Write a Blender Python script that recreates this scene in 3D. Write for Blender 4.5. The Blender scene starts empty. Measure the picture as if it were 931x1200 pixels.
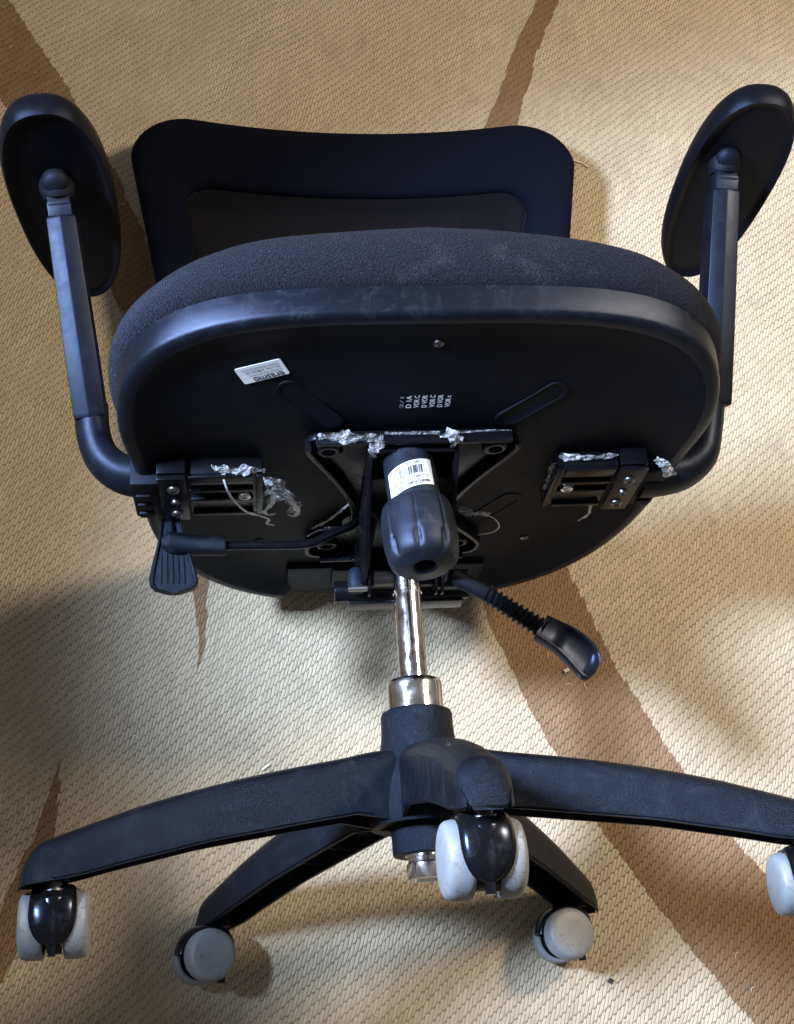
import bpy, bmesh, math, random
from mathutils import Vector, Matrix
random.seed(7)
FL = -0.2855            # carpet level; chair axis runs along +Y, chair front points up (+Z)
sc = bpy.context.scene

# ---------------------------------------------------------------- camera, world, lights, exposure
cam = bpy.data.cameras.new('camera'); co = bpy.data.objects.new('camera', cam)
sc.collection.objects.link(co)
co.location = (-0.1357, -0.2351, 1.1517)
co.rotation_mode = 'XYZ'
co.rotation_euler = (math.radians(23.81), math.radians(-4.88), math.radians(-3.74))
cam.sensor_fit = 'VERTICAL'; cam.sensor_height = 36.0; cam.lens = 36.0 * 1539.6 / 1200
cam.clip_start = 0.02; cam.clip_end = 50
sc.camera = co

w = bpy.data.worlds.new('World'); sc.world = w; w.use_nodes = True
bg = w.node_tree.nodes['Background']
bg.inputs[0].default_value = (0.74, 0.70, 0.70, 1); bg.inputs[1].default_value = 0.21

def lamp(name, kind, loc, aim, energy, col, **kw):
    d = bpy.data.lights.new(name, kind); d.energy = energy; d.color = col
    for k, v in kw.items(): setattr(d, k, v)
    o = bpy.data.objects.new(name, d); sc.collection.objects.link(o)
    o.location = loc
    o.rotation_euler = (Vector(aim) - Vector(loc)).to_track_quat('-Z', 'Y').to_euler()
    return o
lamp('window_light', 'SPOT', (-1.25, 0.35, 1.45), (0.70, 0.28, -0.285), 660, (0.62, 0.76, 1.0), spot_size=math.radians(37), spot_blend=0.34, shadow_soft_size=0.16)
lamp('room_light', 'AREA', (1.3, 0.78, 1.4), (0.0, 0.2, -0.2), 41, (1.0, 0.80, 0.56), shape='DISK', size=0.40)
sc.view_settings.view_transform = 'Standard'; sc.view_settings.look = 'None'
sc.view_settings.exposure = 0.16; sc.view_settings.gamma = 1.0

# ---------------------------------------------------------------- node helpers
class NT:
    def __init__(s, name):
        s.m = bpy.data.materials.new(name); s.m.use_nodes = True
        s.t = s.m.node_tree; s.b = s.t.nodes['Principled BSDF']; s.out = s.t.nodes['Material Output']
    def n(s, typ, **kw):
        x = s.t.nodes.new(typ)
        for k, v in kw.items(): setattr(x, k, v)
        return x
    def put(s, sock, v):
        if hasattr(v, 'links'): s.t.links.new(v, sock)
        else: sock.default_value = v
    def M(s, op, a, b=0.0, c=0.0):
        x = s.n('ShaderNodeMath', operation=op)
        s.put(x.inputs[0], a); s.put(x.inputs[1], b)
        if len(x.inputs) > 2: s.put(x.inputs[2], c)
        return x.outputs[0]
    def mix(s, f, a, b, mode='MIX'):
        x = s.n('ShaderNodeMix', data_type='RGBA', blend_type=mode)
        s.put(x.inputs[0], f); s.put(x.inputs[6], a); s.put(x.inputs[7], b)
        return x.outputs[2]
    def noise(s, vec, scale, detail=3, rough=.55, dist=0.0):
        x = s.n('ShaderNodeTexNoise'); x.inputs['Scale'].default_value = scale
        x.inputs['Detail'].default_value = detail; x.inputs['Roughness'].default_value = rough
        x.inputs['Distortion'].default_value = dist
        if vec is not None: s.put(x.inputs['Vector'], vec)
        return x.outputs['Fac']
    def ramp(s, f, stops):
        x = s.n('ShaderNodeValToRGB'); e = x.color_ramp.elements
        while len(e) < len(stops): e.new(0.5)
        for i, (p, c) in enumerate(stops):
            e[i].position = p; e[i].color = c if len(c) == 4 else (*c, 1)
        s.put(x.inputs[0], f); return x.outputs[0]
    def range(s, f, a, b, c=0.0, d=1.0):
        x = s.n('ShaderNodeMapRange'); x.clamp = True
        s.put(x.inputs[0], f)
        for i, v in enumerate((a, b, c, d)): x.inputs[i+1].default_value = v
        return x.outputs[0]
    def pos(s): return s.n('ShaderNodeTexCoord').outputs['Object']
    def bump(s, h, strength, dist):
        x = s.n('ShaderNodeBump'); x.inputs['Strength'].default_value = strength
        x.inputs['Distance'].default_value = dist; s.put(x.inputs['Height'], h)
        s.put(s.b.inputs['Normal'], x.outputs[0])
    def set(s, **kw):
        for k, v in kw.items():
            s.put(s.b.inputs[{'col': 'Base Color', 'rough': 'Roughness', 'metal': 'Metallic', 'spec': 'Specular IOR Level',
                              'alpha': 'Alpha', 'sheen': 'Sheen Weight', 'trans': 'Transmission Weight', 'coat': 'Coat Weight'}[k]], v)

def plastic(name, base, rough, grain=2200, gstr=.25, scuff=.5, light=(.11, .12, .14), spec=.3):
    s = NT(name); p = s.pos()
    big = s.noise(p, 44, 6, .72, .9)
    streak = s.n('ShaderNodeMapping'); streak.inputs['Scale'].default_value = (1.0, .12, 1.0); streak.inputs['Rotation'].default_value = (.3, .5, .6)
    s.put(streak.inputs[0], p)
    fine = s.noise(streak.outputs[0], 420, 5, .75, 1.4)
    sm = s.M('MULTIPLY', s.range(big, .5, .78), s.range(fine, .4, .72))
    sm = s.M('MULTIPLY', sm, scuff)
    dust = s.M('MULTIPLY', s.range(s.noise(p, 1500, 2, .6), .66, .78), s.range(s.noise(p, 40, 3), .45, .7))
    f = s.M('MAXIMUM', sm, s.M('MULTIPLY', dust, scuff * .8))
    s.set(col=s.mix(f, (*base, 1), (*light, 1)), rough=s.range(s.M('ADD', big, f), .3, 1.1, rough - .06, rough + .18), spec=spec)
    s.b.inputs['Specular Tint'].default_value = (.50, .64, 1.0, 1)  # blue sheen of the cool light put into the specular tint
    s.bump(s.noise(p, grain, 3, .6), gstr, .0006 if grain > 1500 else .0011)
    return s.m

PLA = plastic('black_plastic', (.003, .004, .007), .35, 1300, .8, .8, (.045, .056, .078), .24)
RIM = plastic('black_rim_plastic', (.003, .004, .007), .33, 2400, .3, .6, (.045, .056, .078), .34)
PAN = plastic('black_textured_plastic', (.002, .0023, .0036), .55, 1700, .5, .22, (.04, .045, .055), .14)
ARM = plastic('black_satin_plastic', (.003, .004, .0075), .44, 2600, .12, .25, (.035, .045, .065), .27)
KNB = plastic('grey_black_plastic', (.008, .0105, .017), .42, 2200, .3, .7, (.07, .08, .10), .35)
PAD = plastic('black_foam_skin', (.003, .003, .005), .38, 1500, .25, .12, (.04, .04, .05), .15)
HND = plastic('lever_black_plastic', (.004, .0045, .006), .38, 2000, .08, .15, (.04, .045, .06), .3)
GLS = plastic('black_gloss_plastic', (.004, .004, .005), .21, 2000, .05, .45, (.09, .09, .09), .4)
MET = plastic('black_enamel_metal', (.003, .003, .004), .26, 900, .1, .15, (.06, .06, .07), .25)
RUB = plastic('black_rubber', (.004, .004, .0055), .6, 1600, .2, .1, (.04, .04, .05), .25)

def chrome():
    s = NT('chrome_steel'); p = s.pos()
    yy = s.n('ShaderNodeSeparateXYZ'); s.put(yy.inputs[0], p)
    rust = s.M('MULTIPLY', s.range(s.noise(p, 70, 4, .7, .5), .46, .6), s.range(s.M('ABSOLUTE', s.M('SUBTRACT', yy.outputs[1], .120)), .006, .022, .75, 0))
    cc = s.mix(s.range(s.noise(p, 60, 4, .6, .8), .52, .75), (.78, .79, .82, 1), (.40, .38, .37, 1))
    s.set(col=s.mix(rust, cc, (.22, .08, .05, 1)), metal=1.0,
          rough=s.range(s.noise(p, 90, 4), .3, .75, .07, .26))
    return s.m
CHR = chrome()
def steel():
    s = NT('zinc_bolt_steel'); s.set(col=(.62, .62, .64, 1), metal=1.0, rough=.28); return s.m
STL = steel()
def dull():
    s = NT('dark_bolt_steel'); s.set(col=(.16, .16, .17, 1), metal=1.0, rough=.38); return s.m
DUL = dull()
def wheel_mat():
    s = NT('grey_wheel_plastic'); p = s.pos()
    d = s.M('MULTIPLY', s.range(s.noise(p, 320, 3, .7), .52, .72), s.range(s.noise(p, 60, 4, .7), .42, .60))
    d = s.M('MAXIMUM', d, s.M('MULTIPLY', s.range(s.noise(p, 34, 5, .7, .8), .55, .72), .4))
    s.set(col=s.mix(s.M('MULTIPLY', d, .9), (.205, .225, .25, 1), (.05, .049, .05, 1)), rough=.52)
    s.bump(s.noise(p, 700, 3), .12, .0005)
    return s.m
WHL = wheel_mat()
def fabric():
    s = NT('navy_black_fabric'); p = s.pos()
    v = s.n('ShaderNodeTexVoronoi'); v.inputs['Scale'].default_value = 470; s.put(v.inputs['Vector'], p)
    wv = s.n('ShaderNodeTexWave'); wv.inputs['Scale'].default_value = 150; wv.inputs['Distortion'].default_value = 11
    wv.inputs['Detail'].default_value = 3; wv.inputs['Detail Scale'].default_value = 3.0; s.put(wv.inputs['Vector'], p)
    h = s.M('ADD', s.M('MULTIPLY', wv.outputs['Fac'], .8), s.M('SUBTRACT', 1, v.outputs['Distance']))
    lint = s.M('MULTIPLY', s.range(s.noise(p, 24, 4, .6, .5), .56, .76), s.range(s.noise(p, 900, 2), .45, .65))
    c = s.mix(s.range(h, .75, 1.6), (.0007, .0011, .0035, 1), (.0085, .014, .042, 1))
    s.set(col=s.mix(s.M('MULTIPLY', lint, .35), c, (.16, .17, .2, 1)), rough=.95, spec=.2, sheen=.05)
    s.b.inputs['Sheen Roughness'].default_value = .5
    s.b.inputs['Sheen Tint'].default_value = (.55, .62, .9, 1)
    s.bump(h, 1.0, .0022)
    return s.m
FAB = fabric()
def mesh_frame():
    s = NT('back_rim_fabric'); p = s.pos()
    wv = s.n('ShaderNodeTexWave'); wv.inputs['Scale'].default_value = 260; s.put(wv.inputs['Vector'], p)
    wv.bands_direction = 'Y'
    s.set(col=s.mix(wv.outputs['Fac'], (.0018, .0021, .0045, 1), (.0042, .0055, .012, 1)), rough=.9, spec=.07)
    s.b.inputs['Specular Tint'].default_value = (.5, .64, 1, 1)  # same blue sheen tinted into the fabric's reflection
    s.bump(wv.outputs['Fac'], .3, .0006)
    return s.m
BRM = mesh_frame()
def net():
    s = NT('back_mesh_net'); p = s.pos()
    sp = s.n('ShaderNodeSeparateXYZ'); s.put(sp.inputs[0], p)
    a = s.M('SINE', s.M('MULTIPLY', s.M('ADD', sp.outputs[0], sp.outputs[1]), 1500))
    b = s.M('SINE', s.M('MULTIPLY', s.M('SUBTRACT', sp.outputs[0], sp.outputs[1]), 1500))
    hole = s.range(s.M('MULTIPLY', a, b), -.2, .5, 0, 1)
    al = s.M('SUBTRACT', .995, s.M('MULTIPLY', hole, .17))
    s.set(col=(.0035, .004, .0065, 1), rough=.8, spec=.06, alpha=al)
    return s.m
NET = net()
def film():
    s = NT('clear_plastic_film'); p = s.pos()
    f = s.noise(p, 120, 3, .55, 2.0)
    s.set(col=(.72, .76, .84, 1), rough=.10, spec=.9, alpha=s.range(f, .34, .66, .10, .66))
    s.bump(f, .9, .004)
    return s.m
FLM = film()
def flat(name, col, rough=.6):
    s = NT(name); p = s.pos()
    s.set(col=s.mix(s.range(s.noise(p, 90, 3), .3, .8), (*col, 1), (*[c * .86 for c in col], 1)), rough=rough); return s.m
PAP = flat('white_sticker_paper', (.62, .67, .70)); SIL = flat('silver_sticker_foil', (.50, .52, .54), .4)
FLT = flat('white_film_thread', (.50, .53, .58), .35)
INK = flat('black_ink', (.02, .02, .03)); WIN = flat('white_ink', (.48, .5, .54)); GRY = flat('grey_ink', (.13, .15, .17))
LNT = flat('white_lint', (.75, .74, .70), .9); SPK = flat('dark_speck', (.02, .018, .015), .8)

def carpet_mat():
    s = NT('woven_carpet')
    p = s.n('ShaderNodeTexCoord').outputs['Object']
    warp = s.n('ShaderNodeTexNoise'); warp.inputs['Scale'].default_value = 9; warp.inputs['Detail'].default_value = 2
    s.put(warp.inputs['Vector'], p)
    wsub = s.n('ShaderNodeVectorMath', operation='SUBTRACT'); s.put(wsub.inputs[0], warp.outputs['Color']); wsub.inputs[1].default_value = (.5, .5, .5)
    wsc = s.n('ShaderNodeVectorMath', operation='SCALE'); s.put(wsc.inputs[0], wsub.outputs[0]); wsc.inputs['Scale'].default_value = .010
    w2 = s.n('ShaderNodeTexNoise'); w2.inputs['Scale'].default_value = 170; w2.inputs['Detail'].default_value = 2; s.put(w2.inputs['Vector'], p)
    w2s = s.n('ShaderNodeVectorMath', operation='SUBTRACT'); s.put(w2s.inputs[0], w2.outputs['Color']); w2s.inputs[1].default_value = (.5, .5, .5)
    w2c = s.n('ShaderNodeVectorMath', operation='SCALE'); s.put(w2c.inputs[0], w2s.outputs[0]); w2c.inputs['Scale'].default_value = .0022
    wsc.inputs['Scale'].default_value = .016
    ad = s.n('ShaderNodeVectorMath', operation='ADD'); s.put(ad.inputs[0], p); s.put(ad.inputs[1], wsc.outputs[0])
    ad2 = s.n('ShaderNodeVectorMath', operation='ADD'); s.put(ad2.inputs[0], ad.outputs[0]); s.put(ad2.inputs[1], w2c.outputs[0])
    sp = s.n('ShaderNodeSeparateXYZ'); s.put(sp.inputs[0], ad2.outputs[0]); x, y = sp.outputs[0], sp.outputs[1]
    A = math.radians(70); W, L, SH = .0037, .0172, .0058
    u = s.M('DIVIDE', s.M('SUBTRACT', s.M('MULTIPLY', x, math.sin(A)), s.M('MULTIPLY', y, math.cos(A))), W)
    v = s.M('ADD', s.M('MULTIPLY', x, math.cos(A)), s.M('MULTIPLY', y, math.sin(A)))
    iu = s.M('FLOOR', u); fu = s.M('FRACT', u)
    jit = s.n('ShaderNodeTexWhiteNoise', noise_dimensions='1D'); s.put(jit.inputs['W'], iu)
    vv = s.M('ADD', s.M('DIVIDE', s.M('SUBTRACT', v, s.M('MULTIPLY', s.M('ADD', iu, s.M('MULTIPLY', fu, .40)), SH)), L), s.M('MULTIPLY', jit.outputs['Value'], .09))
    iv = s.M('FLOOR', vv); fv = s.M('FRACT', vv)
    cu = s.M('ABSOLUTE', s.M('SUBTRACT', s.M('MULTIPLY', fu, 2), 1))       # 0 at the yarn's middle, 1 at its side
    cv = s.M('ABSOLUTE', s.M('SUBTRACT', s.M('MULTIPLY', fv, 2), 1))       # 1 at the float's ends
    strand = s.M('MULTIPLY', s.range(cu, .0, .22, 1, 0), .16)
    side = s.M('SUBTRACT', s.M('SUBTRACT', 1, s.M('MULTIPLY', s.M('POWER', cu, 4.0), .62)), strand)
    end = s.M('SUBTRACT', 1, s.M('POWER', s.M('MINIMUM', s.M('ADD', cv, s.M('MULTIPLY', s.M('SUBTRACT', fu, .5), .14)), 1.0), 6.0))
    h = s.M('MULTIPLY', side, end)
    cmb = s.n('ShaderNodeCombineXYZ'); s.put(cmb.inputs[0], iu); s.put(cmb.inputs[1], iv)
    wn = s.n('ShaderNodeTexWhiteNoise', noise_dimensions='2D'); s.put(wn.inputs['Vector'], cmb.outputs[0])
    wr = wn.outputs['Value']
    # the woven motif: brown leaves bounded by curves x(y), edges stepping from yarn to yarn
    spo = s.n('ShaderNodeSeparateXYZ'); s.put(spo.inputs[0], ad.outputs[0]); X, Y = spo.outputs[0], spo.outputs[1]
    jx = s.M('ADD', X, s.M('MULTIPLY', s.M('SUBTRACT', wr, .5), .0035))
    def poly(c):
        r = c[0]
        for k in c[1:]: r = s.M('ADD', s.M('MULTIPLY', r, Y), k)
        return r
    def leaf(l, r, y0, y1):
        m = s.M('MULTIPLY', s.range(s.M('SUBTRACT', jx, poly(l)), -.0006, .0006), s.range(s.M('SUBTRACT', poly(r), jx), -.0006, .0006))
        return s.M('MULTIPLY', m, s.M('MULTIPLY', s.M('GREATER_THAN', Y, y0), s.M('LESS_THAN', Y, y1)))
    ma = leaf([-.0599, .0018, .585, -.5582, .2317], [.0345, -.1534, .6306, -.64, .3712], -.9, 1.75)
    mb = leaf([.0625, -.4778, .1855, -.2289], [.0429, .0011, -.5329, .3898, -.2661], .2, 1.6)
    mc = leaf([-.6898, .3977, -.394], [-1.1598, .2077, -.3668], -.5, .115)
    mask = s.M('MAXIMUM', ma, s.M('MAXIMUM', mb, mc))
    mot = s.noise(p, 7, 4, .6)
    beige = s.mix(s.range(mot, .3, .75), (.545, .475, .355, 1), (.48, .41, .30, 1))
    brown = s.mix(s.range(mot, .3, .75), (.275, .183, .112, 1), (.235, .15, .086, 1))
    c = s.mix(mask, beige, brown)
    fib = s.noise(p, 1900, 3, .7)
    var = s.M('ADD', s.M('ADD', .74, s.M('MULTIPLY', wr, .16)), s.M('MULTIPLY', fib, .36))
    vc = s.n('ShaderNodeCombineColor'); [s.put(vc.inputs[i], var) for i in range(3)]
    c = s.mix(1.0, c, vc.outputs[0], 'MULTIPLY')
    gap = s.M('SUBTRACT', 1, s.range(h, .10, .80))
    wear = s.range(s.noise(p, 6, 5, .7), .35, .68, .40, 1.0)
    gap = s.M('MULTIPLY', gap, wear)
    c = s.mix(s.M('MULTIPLY', gap, .74), c, s.mix(mask, (.13, .09, .05, 1), (.09, .05, .025, 1)))  # shade in the recesses between yarns mixed into the carpet colour
    stain = s.M('MULTIPLY', s.range(s.noise(p, 14, 4, .65, .7), .6, .75), .35)
    c = s.mix(stain, c, (.22, .18, .15, 1))
    s.set(col=c, rough=.95, spec=.12)
    s.bump(s.M('ADD', h, s.M('MULTIPLY', fib, .35)), .8, .0028)
    return s.m
CAR = carpet_mat()

# ---------------------------------------------------------------- mesh helpers
class B:
    def __init__(s): s.bm = bmesh.new(); s.mi = 0
    def face(s, vs):
        try:
            f = s.bm.faces.new(vs); f.material_index = s.mi; return f
        except ValueError: return None
    def loft(s, rings, closed=True, cap0=True, cap1=True):
        R = [[s.bm.verts.new(p) for p in r] for r in rings]
        n = len(R[0])
        for a, b in zip(R, R[1:]):
            for i in range(n if closed else n - 1):
                j = (i + 1) % n
                s.face((a[i], a[j], b[j], b[i]))
        if closed and cap0: s.face(list(reversed(R[0])))
        if closed and cap1: s.face(R[-1])
        return R
    def box(s, c, size, rot=None):
        M = (rot or Matrix.Identity(3))
        hx, hy, hz = [v / 2 for v in size]; c = Vector(c)
        r0 = [c + M @ Vector((a * hx, b * hy, -hz)) for a, b in ((-1, -1), (1, -1), (1, 1), (-1, 1))]
        r1 = [c + M @ Vector((a * hx, b * hy, hz)) for a, b in ((-1, -1), (1, -1), (1, 1), (-1, 1))]
        s.loft([r0, r1])
    def tube(s, pts, rad, n=14, sect=None, ref=(0, 0, 1), cap=True):
        pts = [Vector(p) for p in pts]; N = len(pts)
        if not hasattr(rad, '__len__'): rad = [rad] * N
        if sect is None: sect = [(math.cos(2 * math.pi * k / n), math.sin(2 * math.pi * k / n)) for k in range(n)]
        nrm = None; rings = []
        for i, p in enumerate(pts):
            t = (pts[min(i + 1, N - 1)] - pts[max(i - 1, 0)]).normalized()
            if nrm is None: nrm = Vector(ref)
            nrm = (nrm - t * nrm.dot(t)).normalized(); bn = t.cross(nrm)
            rings.append([p + (nrm * a + bn * b) * rad[i] for a, b in sect])
        s.loft(rings, True, cap, cap)
    def lathe(s, o, ax, prof, n=40, mod=None, cap0=True, cap1=True):
        o = Vector(o); ax = Vector(ax).normalized()
        e1 = Vector((0, 0, 1)) if abs(ax.z) < .9 else Vector((1, 0, 0))
        e1 = (e1 - ax * e1.dot(ax)).normalized(); e2 = ax.cross(e1)
        rings = []
        for k, (r, h) in enumerate(prof):
            ring = []
            for i in range(n):
                a = 2 * math.pi * i / n
                q = r * (mod(k, a) if mod else 1)
                ring.append(o + ax * h + (e1 * math.cos(a) + e2 * math.sin(a)) * q)
            rings.append(ring)
        s.loft(rings, True, cap0, cap1)
    def prism(s, poly, o, ex, ey, d):
        o, ex, ey, d = map(Vector, (o, ex, ey, d))
        r0 = [o + ex * a + ey * b for a, b in poly]
        s.loft([r0, [p + d for p in r0]])
    def done(s, name, mats, parent=None, bevel=0, seg=2, ang=38, smooth=True, loc=None, fix=True):
        bm = s.bm
        if fix: bmesh.ops.recalc_face_normals(bm, faces=bm.faces)
        if bevel:
            ed = [e for e in bm.edges if len(e.link_faces) == 2 and e.calc_face_angle(0) > math.radians(ang)]
            bmesh.ops.bevel(bm, geom=ed, offset=bevel, segments=seg, affect='EDGES', profile=.6, clamp_overlap=True)
        for f in bm.faces: f.smooth = smooth
        for e in bm.edges:
            if len(e.link_faces) == 2 and e.calc_face_angle(0) > math.radians(ang): e.smooth = False
        me = bpy.data.meshes.new(name); bm.to_mesh(me); bm.free()
        if not isinstance(mats, (list, tuple)): mats = [mats]
        for m in mats: me.materials.append(m)
        return link(name, me, parent, loc)
def link(name, data, parent=None, loc=None):
    o = bpy.data.objects.new(name, data); sc.collection.objects.link(o)
    if parent is not None:
        o.parent = parent
        if loc is None and parent.name == 'office_chair': loc = (0, 0, -FL)
    if loc is not None: o.location = loc
    return o
def curve(pts, n=8):
    """Catmull-Rom through the points"""
    P = [Vector(p) for p in pts]; P = [P[0] * 2 - P[1]] + P + [P[-1] * 2 - P[-2]]; out = []
    for i in range(1, len(P) - 2):
        for k in range(n):
            t = k / n
            out.append(.5 * ((2 * P[i]) + (P[i+1] - P[i-1]) * t + (2 * P[i-1] - 5 * P[i] + 4 * P[i+1] - P[i+2]) * t * t + (3 * P[i] - P[i-1] - 3 * P[i+1] + P[i+2]) * t ** 3))
    out.append(P[-2]); return out
def ss(t): t = max(0, min(1, t)); return t * t * (3 - 2 * t)
def panU(f): return .285 + .035 * ss((f - .12) / .17)
def lerp_tab(tab, x):
    if x <= tab[0][0]: return tab[0][1]
    for (a, b), (c, d) in zip(tab, tab[1:]):
        if x <= c:
            return b + (d - b) * (x - a) / (c - a)
    return tab[-1][1]
_fc = [0]
def text_mesh(txt, fn, box, name, mat, parent, bold=0.0):
    """flat lettering: glyph outlines fitted to box (s0,t0,s1,t1) and laid on the surface by fn(s,t)"""
    cu = bpy.data.curves.new('lettering', 'FONT'); cu.body = txt; cu.size = 1; cu.offset = bold; cu.resolution_u = 3
    o = bpy.data.objects.new('lettering_source', cu); sc.collection.objects.link(o)
    bpy.context.view_layer.update()
    me = bpy.data.meshes.new_from_object(o.evaluated_get(bpy.context.evaluated_depsgraph_get()))
    bpy.data.objects.remove(o); bpy.data.curves.remove(cu)
    xs = [v.co.x for v in me.vertices]; ys = [v.co.y for v in me.vertices]
    x0, x1, y0, y1 = min(xs), max(xs), min(ys), max(ys)
    for v in me.vertices:
        s = box[0] + (v.co.x - x0) / (x1 - x0) * (box[2] - box[0]); t = box[1] + (v.co.y - y0) / (y1 - y0) * (box[3] - box[1])
        v.co = fn(s, t)
    me.materials.clear(); me.materials.append(mat)
    return link(name, me, parent)

# ---------------------------------------------------------------- carpet
b = B()
vs = [b.bm.verts.new((x, y, 0)) for x, y in ((-4, -4), (4, -4), (4, 4), (-4, 4))]; b.face(vs)
carpet = b.done('carpet', CAR, loc=(0, 0, FL)); carpet['kind'] = 'structure'

# ---------------------------------------------------------------- the chair
chair = bpy.data.objects.new('office_chair', None); sc.collection.objects.link(chair); chair.location = (0, 0, FL)
chair['label'] = 'black office swivel chair lying on its back on the beige carpet'; chair['category'] = 'office chair'

# seat outline
NS = 128
def outline(inset):
    pts = []
    for i in range(NS):
        a = 2 * math.pi * i / NS; c, q = math.cos(a), math.sin(a)
        if q >= 0: n, hl = 3.5, .222
        else: n, hl = 2.5, .325
        f = .06 + hl * math.copysign(abs(q) ** (2 / n), q)
        pts.append(Vector((.006 * ss((f + .1) / .2) + (.2500 * (1 + .080 * ss((f - .04) / .19))) * math.copysign(abs(c) ** (2 / n), c), f)))
    if abs(inset) < 1e-9: return pts
    out = []
    for i in range(NS):
        t = (pts[(i + 1) % NS] - pts[i - 1]).normalized(); nr = Vector((t.y, -t.x))
        out.append(pts[i] - nr * inset)
    return out
def dent(x, f):           # lower, recessed middle of the rear rim
    return 1.0 - ss((.112 - abs(x)) / .006) * ss((-.17 - f) / .01)
b = B(); rings = []
O0 = outline(0)
def ringpan(sc_, inset, du, rim=True):
    r = []
    for p, q in zip(outline(inset), O0):
        x, f = p.x * sc_, .03 + (p.y - .03) * sc_
        d = du
        if rim and du < 0: d = du * (.25 + .75 * dent(q.x, q.y)) * (.45 + .55 * ss((.14 - q.y) / .22))
        r.append(Vector((x, panU(f) + d, f)))
    return r
for k in (.02, .25, .5, .75): rings.append(ringpan(k, .052, 0))
for ins, du in ((.054, 0), (.047, -.0004), (.040, -.0016), (.033, -.0045), (.026, -.0085), (.019, -.0125), (.0135, -.0150), (.0095, -.0160), (.0060, -.0155), (.0032, -.0132), (.0016, -.0095), (.0008, -.004), (.0, .012), (.0, .0185), (.0035, .0205), (.014, .021)):
    rings.append(ringpan(1, ins, du))
b.loft(rings, True, True, False)
shell = b.done('seat_shell', PAN, chair, ang=60)
# the outer band is the same moulding with a smoother finish
shell.data.materials.append(RIM)
for f in shell.data.polygons:
    c = f.center
    n_ring = f.index // NS
    if n_ring >= 10: f.material_index = 1

b = B(); rings = []
for ins, du in ((.006, .0195), (.0, .021), (-.004, .025), (-.0065, .032), (-.007, .040), (-.005, .049), (.001, .058), (.010, .065), (.022, .0695), (.045, .072), (.09, .071), (.14, .068)):
    r = []
    for p in outline(ins):
        k = ss((du - .02) / .05) * (.36 - .58 * (p.x / .25) ** 2) * ss((p.y + .05) / .2)
        und = .0012 * math.sin(p.x * 38 + 1) * ss((du - .03) / .03)
        r.append(Vector((p.x, panU(p.y) + du + .0 + (du - .0195) * k + und, p.y)))
    rings.append(r)
cx = [Vector((p.x * .4, panU(p.y * .4) + .066, p.y * .4)) for p in outline(.14)]
rings.append(cx)
b.loft(rings, True, False, True)
b.done('seat_cushion', FAB, chair, ang=80)

# rear rolled ends of the shell rim and the back bracket cover between them
b = B()
b.box((0, .286, -.205), (.216, .016, .066))
b.box((0, .276, -.185), (.12, .012, .05))
b.done('back_bracket_cover', PLA, chair, bevel=.004)

# screws, grooves moulded on the pan
def on_pan(x, f, d=.001): return Vector((x, panU(f) - d, f))
for x, f in ((.0123, .2377), (.1421, -.1155), (-.137, -.105)):
    b = B(); b.lathe(on_pan(x, f, -.001), (0, -1, 0), ((.0048, 0), (.0046, .0022), (.0032, .0032), (.0012, .0034), (.001, .0016)), 16)
    b.done('pan_screw', DUL, chair)
def capsule(a, c, r, h=.0010):
    b = B(); A = Vector(a); C = Vector(c); d = (C - A).normalized(); n = Vector((d.y, -d.x)); poly = []
    for k in range(9):
        t = math.pi * k / 8 - math.pi / 2; poly.append(C + (d * math.cos(t) + n * -math.sin(t)) * r)
    for k in range(9):
        t = math.pi * k / 8 - math.pi / 2; poly.append(A + (-d * math.cos(t) + n * math.sin(t)) * r)
    r0 = [Vector((p.x, panU(p.y) + .001, p.y)) for p in poly]; r1 = [Vector((p.x, panU(p.y) - h, p.y)) for p in poly]
    mid = (A + C) / 2
    r2 = [Vector((mid.x + (p.x - mid.x) * .9, panU(p.y) - h, mid.y + (p.y - mid.y) * .9)) for p in poly]
    r3 = [Vector((mid.x + (p.x - mid.x) * .86, panU(p.y) - .0003, mid.y + (p.y - mid.y) * .86)) for p in poly]
    b.loft([r0, r1, r2, r3]); b.done('moulded_slot', PAN, chair, bevel=0)
capsule((-.109, .190), (-.072, .152), .010)
capsule((.080, .150), (.118, .184), .010)
capsule((.084, -.058), (.110, -.012), .011)

# ---------------------------------------------------------------- stickers and print on the pan
TL, TR, BR, BL = Vector((-.1536, 0, .2132)), Vector((-.1162, 0, .2243)), Vector((-.1079, 0, .2087)), Vector((-.1450, 0, .1975))
def lab(s, t, d=.0016):      # s runs to the sticker's own right (towards TL), t up in its own frame (towards the rear)
    top = BR.lerp(BL, s); bot = TR.lerp(TL, s); p = bot.lerp(top, t)
    return Vector((p.x, panU(p.z) - d, p.z))
b = B(); poly = []
for cxs, cyt, a0 in ((1, 1, 0), (0, 1, 90), (0, 0, 180), (1, 0, 270)):
    for k in range(5):
        a = math.radians(a0 + 22.5 * k); rx, ry = .05, .1
        poly.append((cxs + (-rx if cxs else rx) + rx * math.cos(a), cyt + (-ry if cyt else ry) + ry * math.sin(a)))
b.loft([[lab(s, t, .0004) for s, t in poly], [lab(s, t, .0010) for s, t in poly]])
st = b.done('sticker', SIL, chair); st['label'] = 'small silver sticker printed erasmo upside down on the seat pan'
text_mesh('erasmo', lambda s, t: lab(s, t, .0014), (.10, .68, .76, .95), 'lettering', INK, st, .012)
for k, (l, t) in enumerate((('Cadeiras para escritorio', .50), ('Ind. e Com. de Moveis Ltda', .31), ('Assento  operacional giratorio', .12))):
    text_mesh(l, lambda s, t: lab(s, t, .0014), (.09, t, .80 + .04 * k, t + .12), 'lettering', INK, st, .012)
cols = ['2/1', 'D 1A', 'VOR C', 'D VOR', 'VOR C', 'D VOR', 'VOR c']
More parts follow.
